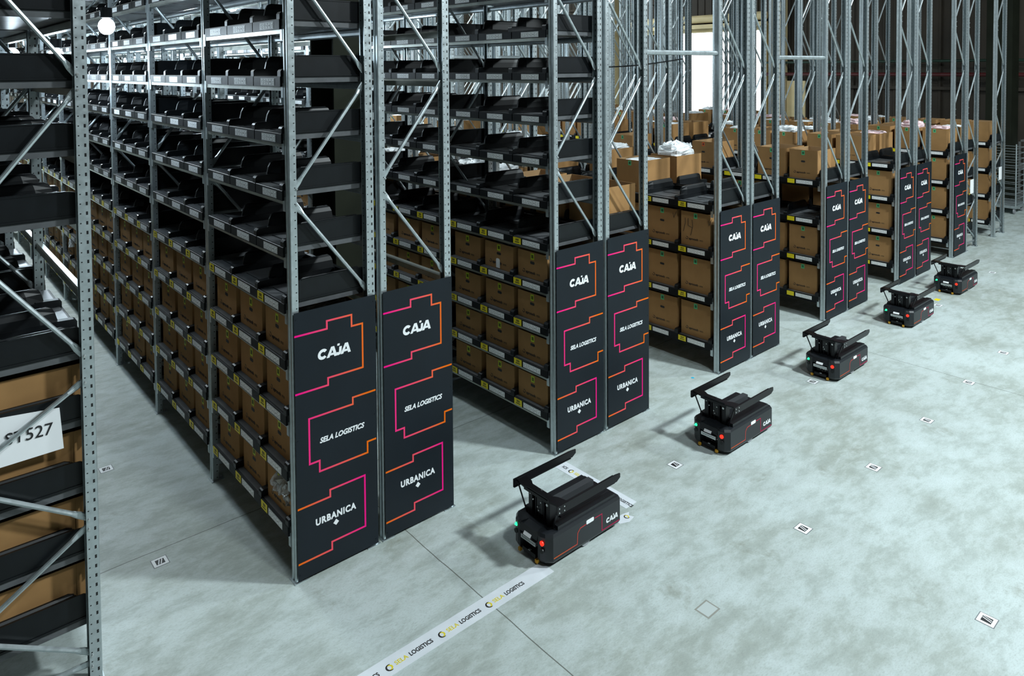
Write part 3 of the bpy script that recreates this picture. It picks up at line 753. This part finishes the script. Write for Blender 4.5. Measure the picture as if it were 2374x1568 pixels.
# white paper tab on one carton, markers on cartons
def at_face(b, y, z): return (BX[b] + 0.010, y, z)
o = obj('paper_tag', MB().prism([(-0.026, 0), (0.026, 0), (0.026, 0.075), (0.016, 0.085), (-0.016, 0.085), (-0.026, 0.075)], 'x', 0.0, 0.0012, M_WHITE), None, (BX[2] + 0.030, 0.76, ZL1[3] + 0.012))
tag(o, 'small white paper tag stuck on a carton front, top carton row of second pair', 'tag')
def stroke(name, pts, b, y, z, lab):
    mb = ribbon([( -p[0], p[1]) for p in pts], 0.005, 0.0006, M_INK, MB(), 'x', 0.0)
    o = obj(name, mb, None, (BX[b] + 0.031, y, z)); tag(o, lab, 'writing'); return o
stroke('handwriting', [(0.0, 0.15), (0.004, 0.10), (-0.008, 0.05), (-0.022, 0.0)], 3, 0.44, ZL2[2] + 0.15, 'handwritten digit one stroke on carton, third pair, top closed row')
mbh = ribbon([(0, 0.18), (0, 0.10), (-0.05, 0.085)], 0.005, 0.0006, M_INK, MB(), 'x', 0.0); ribbon([(-0.05, 0.17), (-0.058, 0.10), (-0.032, 0.0)], 0.005, 0.0006, M_INK, mbh, 'x', 0.0)
tag(obj('handwriting', mbh, None, (BX[3] + 0.031, 0.40, ZL2[2] + 0.12)), 'handwritten digit four on carton, third pair, top closed row', 'writing')

def write(strokes, b, y, z, lab):
    mb = MB()
    for st in strokes: ribbon([(-p[0], p[1]) for p in st], 0.0045, 0.0006, M_INK, mb, 'x', 0.0)
    tag(obj('handwriting', mb, None, (BX[b] + 0.031, y, z)), lab, 'writing')
VV = [[(0, 0.05), (0.012, 0.0), (0.045, 0.07)]]
write(VV, 3, 0.60, ZL2[2] + 0.28, 'handwritten tick on carton, third pair, top closed row, second carton')
write(VV, 3, 0.15, ZL2[2] + 0.26, 'faint handwritten tick beside the number, carton nearest the third pair panel')
c8 = [(0.02 * math.sin(a), 0.075 + 0.022 * math.cos(a)) for a in [i * 0.63 for i in range(11)]]; c9 = [(0.026 * math.sin(a), 0.026 + 0.027 * math.cos(a)) for a in [i * 0.63 for i in range(11)]]
write([c8, c9], 3, 1.02, ZL2[3] + 0.22, 'handwritten digit eight on the large open carton of the third pair')
# ------------------------------------------------------------------ robots
def robot_parts():
    P = {}
    c = 0.05
    L, W_ = 0.71, 0.355
    hull = [(c, 0), (L - 0.012, 0), (L, 0.012), (L, W_ - 0.012), (L - 0.012, W_), (c, W_), (0.012, W_ - 0.035), (0, W_ - 0.07), (0, 0.262), (0.055, 0.245), (0.055, 0.108), (0, 0.092), (0, 0.07), (0.012, 0.035)]
    mb = MB(); cx, cy = L / 2, W_ / 2
    def ins(pts, d): return [(x + (d if x < cx else -d), y + (d if y < cy else -d)) for x, y in pts]
    mb.loft([[(x, y, 0.028) for x, y in ins(hull, 0.008)], [(x, y, 0.045) for x, y in hull], [(x, y, 0.196) for x, y in hull], [(x, y, 0.214) for x, y in ins(hull, 0.009)]], M_ROBOT)
    mb.prism([(0.006, 0.205), (0.06, 0.214), (0.06, 0.165), (0.0, 0.150), (-0.006, 0.16)], 'y', 0.095, 0.262, M_ROBOT)
    mb.prism([(-0.014, 0.150), (0.03, 0.205), (0.03, 0.16), (0.0, 0.15)], 'y', 0.135, 0.222, M_ROBOT)
    P['chassis'] = mb
    m = MB()
    for y0, y1 in ((0.018, 0.078), (W_ - 0.078, W_ - 0.018)):
        m.box(0.11, 0.665, y0, y1, 0.214, 0.236, M_ROBOT); m.box(0.11, 0.66, y0 + 0.008 if y0 > .1 else y0, y1 - 0.012, 0.236, 0.240, M_BLACK)
    P['deck_rail'] = m
    P['deck_plate'] = MB().box(0.22, 0.69, 0.095, 0.26, 0.214, 0.222, M_BLACK).box(0.26, 0.65, 0.205, 0.255, 0.222, 0.262, M_DECK).box(0.26, 0.64, 0.150, 0.165, 0.222, 0.230, M_BLACK)
    m = MB()
    for y in (0.075, 0.245): m.box(0.095, 0.150, y, y + 0.036, 0.214, 0.385, M_ROBOTM)
    m.box(0.125, 0.150, 0.11, 0.245, 0.21, 0.375, M_ROBOTM)
    for y in (0.118, 0.150, 0.196, 0.228): m.tube((0.112, y, 0.214), (0.112, y, 0.39), 0.006, M_ROBOTM, 6)
    m.box(0.100, 0.125, 0.150, 0.205, 0.26, 0.36, M_ROBOT)
    for y, z in ((0.093, 0.35), (0.262, 0.36), (0.16, 0.34), (0.19, 0.30), (0.18, 0.28), (0.235, 0.33)): m.disc((0.093, y, z), 0.0045, 'x', 0.006, M_SILVER, 8)
    m.disc((0.092, 0.098, 0.352), 0.009, 'x', 0.008, M_SILVER, 10)
    P['lift_mast'] = m
    m = MB(); m.prism([(0.085, -0.024), (0.165, -0.024), (0.150, 0.05), (0.128, 0.085), (0.128, 0.275), (0.150, 0.31), (0.165, 0.391), (0.085, 0.391), (0.068, 0.30), (0.082, 0.275), (0.082, 0.085), (0.068, 0.06)], 'z', 0.392, 0.404, M_ROBOTM)
    m.box(0.078, 0.092, 0.06, 0.31, 0.372, 0.392, M_ROBOTM); m.disc((0.12, 0.18, 0.407), 0.005, 'z', 0.006, M_SILVER, 8)
    P['crossbar'] = m
    def arm(y, s_):
        m = MB(); t = 0.008
        poly = [(0.06, 0.356), (0.06, 0.408), (0.62, 0.408), (0.665, 0.402), (0.665, 0.376), (0.63, 0.356)]
        m.prism(poly, 'y', y, y + t, M_ROBOTM)
        a, b_ = (y, y + 0.014) if s_ > 0 else (y - 0.006, y + t)
        m.box(0.06, 0.61, a, b_, 0.353, 0.357, M_ROBOTM); m.box(0.06, 0.60, y - 0.006 if s_ < 0 else y, y + t + (0.006 if s_ > 0 else 0), 0.404, 0.409, M_ROBOTM)
        for x in (0.075, 0.12):
            for z in (0.367, 0.394): m.disc((x, y + (-0.001 if s_ > 0 else t + 0.001), z), 0.0045, 'y', 0.004, M_SILVER, 8)
        return m
    P['arm'] = arm(-0.032, 1); P['arm2'] = arm(0.392, -1)
    m = MB(); m.tube((0.085, -0.01, 0.385), (0.10, 0.058, 0.20), 0.006, M_ROBOTM, 6); P['strut'] = m
    m = MB(); m.tube((0.085, 0.375, 0.385), (0.10, 0.297, 0.20), 0.006, M_ROBOTM, 6); P['strut2'] = m
    P['red_light'] = MB().disc((0.002, 0.055, 0.158), 0.0155, 'x', 0.008, M_RED, 14)
    P['green_light'] = MB().disc((0.012, W_ - 0.052, 0.168), 0.0115, 'x', 0.024, M_GLED, 12).tube((0.002, W_ - 0.052, 0.168), (0.004, W_ - 0.036, 0.158), 0.004, M_GLED, 6)
    P['sensor'] = MB().disc((-0.002, 0.052, 0.112), 0.016, 'x', 0.008, M_BLACK, 12)
    P['sensor2'] = MB().disc((0.001, W_ - 0.052, 0.125), 0.016, 'x', 0.008, M_BLACK, 12)
    m = MB(); m.add([(-0.0170, 0.146, 0.152), (-0.0170, 0.216, 0.152), (0.0155, 0.216, 0.195), (0.0155, 0.146, 0.195)], [(0, 1, 2, 3)], M_WHITE)
    P['white_label'] = m
    m = MB(); m.box(-0.008, 0.02, 0.108, 0.246, 0.112, 0.138, M_SILVER)
    for i in range(9): m.box(-0.009, -0.008, 0.115 + i * 0.014, 0.122 + i * 0.014, 0.120, 0.131, M_RUBBER)
    P['bumper_strip'] = m
    m = MB(); m.box(0.0, 0.06, 0.115, 0.24, 0.03, 0.055, M_ROBOTM)
    for y, z in ((0.13, 0.09), (0.15, 0.075), (0.17, 0.085), (0.20, 0.08), (0.22, 0.095), (0.18, 0.062)): m.disc((0.053, y, z), 0.004, 'x', 0.004, M_SILVER, 6)
    m.box(0.0, 0.014, 0.165, 0.185, 0.054, 0.058, M_SILVER); P['front_tray'] = m
    P['amber_foot'] = MB().box(-0.008, 0.012, 0.092, 0.112, 0.010, 0.032, M_AMBER)
    P['amber_foot2'] = MB().box(-0.008, 0.012, 0.255, 0.275, 0.010, 0.032, M_AMBER)
    for i, (x, y) in enumerate(((0.37, 0.03), (0.37, W_ - 0.03), (0.10, 0.09), (0.10, W_ - 0.09), (0.62, 0.09), (0.62, W_ - 0.09))):
        r = 0.05 if i < 2 else 0.022; P['wheel%d' % i] = MB().disc((x, y, r), r, 'y', 0.028, M_BRONZE, 20).disc((x, y, r), r * 0.55, 'y', 0.031, M_SILVER, 12)
    g = [(0.055, 0.062), (0.27, 0.062), (0.275, 0.135), (0.30, 0.157), (0.355, 0.160)]
    m = ribbon(g, 0.006, 0.0008, M_G3, MB(), 'y', 0.0); ribbon([(0.44, 0.166), (0.512, 0.166), (0.512, 0.050), (0.69, 0.050)], 0.006, 0.0008, M_G3, m, 'y', 0.0)
    P['side_line'] = m
    m = MB()
    for q in caja_polys(0.0345, 0.553, 0.080): m.poly_flat(q, 0.001, M_LETTER, 'y', 0.0)
    P['side_lettering'] = m
    P['side_sticker'] = MB().prism([(0.362, 0.156), (0.425, 0.156), (0.430, 0.161), (0.430, 0.177), (0.425, 0.182), (0.362, 0.182), (0.357, 0.177), (0.357, 0.161)], 'y', -0.0018, 0.0, M_WHITE)
    return P
RP = robot_parts(); RM = {k: (k.rstrip('0123456789'), v.mesh(k.rstrip('0123456789'))) for k, v in RP.items()}
RLAB = ['nearest black carrier robot, standing on the printed white floor tape', 'second black carrier robot from the camera, before the third rack pair', 'third black carrier robot from the camera, before the fourth rack pair',
        'fourth black carrier robot, small yellow sticker on the floor beside it', 'farthest black carrier robot, near the last rack pairs']
for i, (x, y) in enumerate(((1.245, -0.962), (3.272, -0.968), (5.312, -0.928), (7.468, -0.838), (9.312, -0.785))):
    r = bpy.data.objects.new('carrier_robot', None); col.objects.link(r); r.location = (x, y, 0); tag(r, RLAB[i], 'robot', 'carrier robots lined up before the racks')
    for k, (nm, me) in RM.items():
        o = obj(nm, me, r)
        if nm == 'chassis': o['label'] = 'matte black body'

# ------------------------------------------------------------------ floor tape and marks
TY0, TY1 = -0.985, -0.862
t_sela = text_mesh('SELA', 0.040, M_TYEL, 0.0004, 0.0, width=0.078); t_log = text_mesh('LOGISTICS', 0.040, M_INK, 0.0010, 0.0, width=0.150)
def swoosh(mb, x, y, r=0.024, z=0.0016):
    for a0, a1, rad, m in ((60, 300, r, M_INK), (240, 480, r * 0.78, M_TYEL)):
        n = 9
        for k in range(n):
            b0 = math.radians(a0 + (a1 - a0) * k / n); b1 = math.radians(a0 + (a1 - a0) * (k + 1) / n); w0 = 0.3 + 0.7 * math.sin(math.pi * k / n); w1 = 0.3 + 0.7 * math.sin(math.pi * (k + 1) / n)
            th = r * 0.42
            mb.poly_flat([(x + rad * math.cos(b0), y + rad * math.sin(b0)), (x + rad * math.cos(b1), y + rad * math.sin(b1)), (x + (rad - th * w1) * math.cos(b1), y + (rad - th * w1) * math.sin(b1)), (x + (rad - th * w0) * math.cos(b0), y + (rad - th * w0) * math.sin(b0))], 0.0002, m, 'z', z)
def tape(length, lab, mx, skip=()):
    root = obj('floor_tape', MB().box(0, length, 0, 0.122, 0.0004, 0.0014, M_TAPE)); root.matrix_world = mx; tag(root, lab, 'tape')
    k = 0; x = 0.040 if length > 1 else 0.155
    if length < 1: obj('lettering', MB().merge(text_mesh('ICS', 0.040, M_INK, 0.0010, 0.0, width=0.048), Matrix.Translation((0.06, 0.042, 0.0016))), root)
    while x < length - 0.24:
        mb = MB(); swoosh(mb, x, 0.052); mb.merge(t_sela, Matrix.Translation((x + 0.036, 0.042, 0.0016))); mb.merge(t_log, Matrix.Translation((x + 0.128, 0.042, 0.0016)))
        obj('lettering', mb, root); x += 0.343; k += 1
tape(1.56, 'long white tape printed with yellow and black lettering, running under the nearest robot', Matrix.Translation((-0.28, TY0, 0)))
tape(0.76, 'short white printed tape strip behind the nearest robot, towards the racks', Matrix.Translation((2.13, -0.10, 0)) @ Matrix.Rotation(-math.pi / 2, 4, 'Z'))
sc = MB().prism([(1.96, -0.945), (2.03, -0.975), (2.10, -0.960), (2.085, -0.925), (2.115, -0.90), (2.06, -0.885), (1.96, -0.885)], 'z', 0.0004, 0.0016, M_TAPE); swoosh(sc, 2.06, -0.925, 0.022, 0.0016)
tag(obj('tape_scrap', sc), 'torn end of white floor tape sticking out behind the nearest robot', 'tape')
def marker(x, y, s=0.088, seed=0):
    mb = MB().box(-s / 2 - 0.005, s / 2 + 0.005, -s / 2 - 0.005, s / 2 + 0.005, 0, 0.0006, M_RUBBER).box(-s / 2, s / 2, -s / 2, s / 2, 0.0004, 0.0012, M_LETTER)
    a = s * 0.30; mb.box(-a, a, -a, a, 0.0012, 0.0015, M_INK)
    rs = random.Random(seed); o1 = rs.uniform(-.2, .2)
    for u in (-0.45 + o1, 0.15 + o1):
        q = [(a * (u - .1), -a * .9), (a * (u + .15), -a * .9), (a * (u + .75), a * .9), (a * (u + .5), a * .9)]
        q = [(max(-a * .9, min(a * .9, p[0])), p[1]) for p in q]
        mb.poly_flat(q, 0.0002, M_LETTER, 'z', 0.0015)
    return mb
MK = [(-0.581, 2.261, 'small floor marker in the left aisle, farther one'), (-0.576, 0.788, 'small floor marker in the left aisle, nearer one'),
      (2.876, -0.742, 'floor marker between the nearest and second robots'), (2.869, -1.821, 'floor marker in the middle of the open floor'),
      (4.021, -1.815, 'floor marker in front of the second robot'), (5.168, -1.806, 'floor marker in front of the third robot, right of the second'),
      (2.864, -2.93, 'floor marker near the lower right corner of the photo'), (5.186, -0.733, 'floor marker just behind the third robot\'s left side'),
      (6.329, -1.788, 'floor marker in the row right of the third robot'), (7.466, -1.784, 'floor marker near the right edge of the photo'),
      (8.686, -0.714, 'floor marker just right of the fourth robot'), (10.971, -0.706, 'floor marker just right of the farthest robot')]
for i, (x, y, lab) in enumerate(MK): tag(obj('floor_marker', marker(x, y, seed=i), None, (x, y, 0)), lab, 'marker', 'white square floor markers')
M_GHOST = mat('faded_mark', (0.45, 0.50, 0.49), 0.6); M_GHOSTE = mat('faded_mark_edge', (0.26, 0.26, 0.23), 0.7)
tag(obj('floor_marker_trace', MB().box(-0.06, 0.06, -0.05, 0.05, 0, 0.0004, M_GHOSTE).box(-0.05, 0.05, -0.04, 0.04, 0.0004, 0.0008, M_GHOST), None, (1.732, -1.814, 0)), 'faint outline left where a floor marker was removed', 'mark')
M_CYAN = mat('cyan_dot', (0.02, 0.42, 0.65), 0.5)
tag(obj('floor_sticker', MB().disc((0, 0, 0.0006), 0.017, 'z', 0.001, M_CYAN, 12), None, (4.36, 0.13, 0)), 'tiny blue round sticker on the floor before the third pair', 'sticker')
tag(obj('floor_sticker', MB().box(-0.05, 0.05, -0.03, 0.03, 0, 0.001, M_YELLOW), None, (8.93, -0.62, 0)), 'small yellow sticker on the floor right of the fourth robot', 'sticker')

# paper sign on the foreground rack
sg = MB(); sg.add([(-1.515, 0.062, 1.262), (-1.209, 0.058, 1.268), (-1.223, 0.060, 1.482), (-1.515, 0.064, 1.512), (-1.515, 0.066, 1.262), (-1.209, 0.062, 1.268), (-1.223, 0.064, 1.482), (-1.515, 0.068, 1.512)],
       [(0, 1, 2, 3), (7, 6, 5, 4), (0, 4, 5, 1), (1, 5, 6, 2), (2, 6, 7, 3), (3, 7, 4, 0)], M_LETTER)
so = obj('paper_sign', sg); tag(so, 'white paper sign reading ST527 on the foreground rack', 'sign')
tx = text_mesh('ST527', 0.086, M_INK, 0.0, 0.0, width=0.200)
obj('lettering', placed(tx, Matrix.Translation((-1.455, 0.0572, 1.366)) @ Matrix.Rotation(0.03, 4, 'Y') @ R_FACE_NY, 'lettering'), so)

# ties between the racks, high up
def tie(x0, x1, y, z, lab): tag(obj('tie_bar', MB().tube((x0, y, z), (x1, y, z), 0.024, M_STEEL, 10)), lab, 'bar')
tie(BX[2] + SB + FW - 0.01, BX[3] + 0.01, 0.034, 3.34, 'horizontal tie tube between second and third rack pairs, before the bright doorway')
tie(BX[3] + SB + FW - 0.01, BX[4] + 0.01, 0.034, 3.30, 'horizontal tie tube between third and fourth rack pairs')
tie(BX[2] + SB + FW - 0.01, BX[3] + 0.01, BAY * 2 + 0.034, 3.34, 'horizontal tie tube two bays deep between second and third pairs')
cb = MB(); P0 = None
for i in range(13):
    t_ = i / 12; p = (BX[2] + SB + FW + 0.35 * 0 - 0.9 + 1.5 * t_, 0.30 - 0.25 * t_, 3.22 + 0.06 * t_ - 0.10 * math.sin(math.pi * t_) * 0.4)
    if P0: cb.tube(P0, p, 0.006, M_BLACK, 6)
    P0 = p
tag(obj('cable', cb), 'thin black cable sagging from the tie tube by the second pair', 'cable')

# lit lamps hung in the aisles
def flood(x, y, z, lab, power, r_=0.055):
    r = bpy.data.objects.new('aisle_lamp', None); col.objects.link(r); r.location = (x, y, z); tag(r, lab, 'lamp', 'lit lamps in the aisles')
    obj('housing', MB().tube((0, 0, r_ * 1.1), (0, 0, r_ * 2.4), r_ * 0.7, M_BLACK, 12), r)
    rings = [[(r_ * math.cos(2 * math.pi * i / 14) * math.sin(math.pi * k / 8), r_ * math.sin(2 * math.pi * i / 14) * math.sin(math.pi * k / 8), r_ * 1.1 * math.cos(math.pi * k / 8)) for i in range(14)] for k in range(1, 8)]
    obj('bulb', MB().loft(rings, M_LAMP), r)
    obj('hanger', MB().tube((0, 0, r_ * 2.3), (0, 0, 9.0 - z), 0.004, M_BLACK, 6), r)
    l = bpy.data.lights.new('bulb_light', 'POINT'); l.energy = power; l.color = (0.72, 0.88, 1.0); l.shadow_soft_size = r_ * 1.2
    o = bpy.data.objects.new('bulb_light', l); col.objects.link(o); o.parent = r; o.location = (0, 0, -r_ * 2.2)
flood(-0.53, 2.11, 3.55, 'brightest lit lamp, hanging over the left aisle', 26, 0.06)
flood(-0.53, 4.28, 3.36, 'second lit lamp over the left aisle, behind a foreground brace', 30, 0.07)
flood(-0.53, 7.47, 3.42, 'lit lamp nearest the left edge of the photo', 60, 0.09)
flood(1.74, 4.18, 3.50, 'small lit lamp seen just left of the nearest post, over the second aisle', 45, 0.03)
flood(1.74, 7.4, 3.80, 'lit lamp hanging over the aisle behind the nearest pair', 170, 0.04)
flood(1.74, 13.0, 3.9, 'far lit lamp over the aisle behind the nearest pair', 320, 0.05)
flood(4.05, 6.85, 3.22, 'small lit lamp seen between the shelves of the second pair', 70, 0.03)
flood(4.05, 12.0, 3.9, 'far lit lamp over the aisle behind the second pair', 320, 0.05)
# cage trolley and steel table at the far right
r = bpy.data.objects.new('cage_trolley', None); col.objects.link(r); r.location = (16.3, 0.35, 0); tag(r, 'wire cage trolley standing behind the last rack', 'trolley')
m = MB()
for zz in [0.2 + 0.12 * i for i in range(11)]:
    m.tube((0, 0, zz), (0, 0.7, zz), 0.006, M_STEEL, 6); m.tube((0.6, 0, zz), (0.6, 0.7, zz), 0.006, M_STEEL, 6); m.tube((0, 0, zz), (0.6, 0, zz), 0.006, M_STEEL, 6)
obj('wire_side', m, r)
m = MB()
for x in (0, 0.6):
    for y in (0, 0.7): m.tube((x, y, 0.12), (x, y, 1.5), 0.014, M_STEEL, 8)
obj('frame', m, r); obj('base', MB().box(-0.02, 0.62, -0.02, 0.72, 0.12, 0.18, M_STEEL), r)
for x in (0.03, 0.57):
    for y in (0.03, 0.67): obj('castor', MB().disc((x, y, 0.06), 0.06, 'y', 0.03, M_BRONZE, 14), r)
r = bpy.data.objects.new('steel_table', None); col.objects.link(r); r.location = (17.5, -0.35, 0); tag(r, 'grey steel workbench with a raised shelf at the right edge', 'table')
obj('tabletop', MB().box(0, 0.9, 0, 1.0, 0.86, 0.92, M_SILVER), r); obj('upper_shelf', MB().box(0.1, 0.9, 0.05, 0.95, 1.45, 1.49, M_SILVER), r); obj('lower_shelf', MB().box(0, 0.9, 0, 1.0, 0.25, 0.29, M_SILVER), r)
for x in (0.03, 0.87):
    for y in (0.05, 0.95): obj('leg', MB().box(x - 0.02, x + 0.02, y - 0.02, y + 0.02, 0, 1.45, M_SILVER), r)
# drooping paper tags on the open end frames
for (x, y, z, lab) in ((11.458 + SB + 0.12, -0.02, 0.98, 'white paper sheet tied to the open end frame of the sixth pair'), (13.619 + 0.14, -0.02, 1.05, 'white paper sheet tied to the end frame of the last rack')):
    tag(obj('paper_sheet', MB().box(0, 0.17, 0, 0.003, 0, 0.24, M_WHITE), None, (x, y, z)), lab, 'paper')

# small crumpled scrap hanging on the carton fronts of the left aisle
tag(obj('paper_scrap', crumple(0.035, 0.05, 0.09, M_BAG, 21, 0.9, 10, 6), None, (0.0, 6.90, 0.86)), 'small white crumpled scrap on a shelf far down the left aisle', 'scrap')
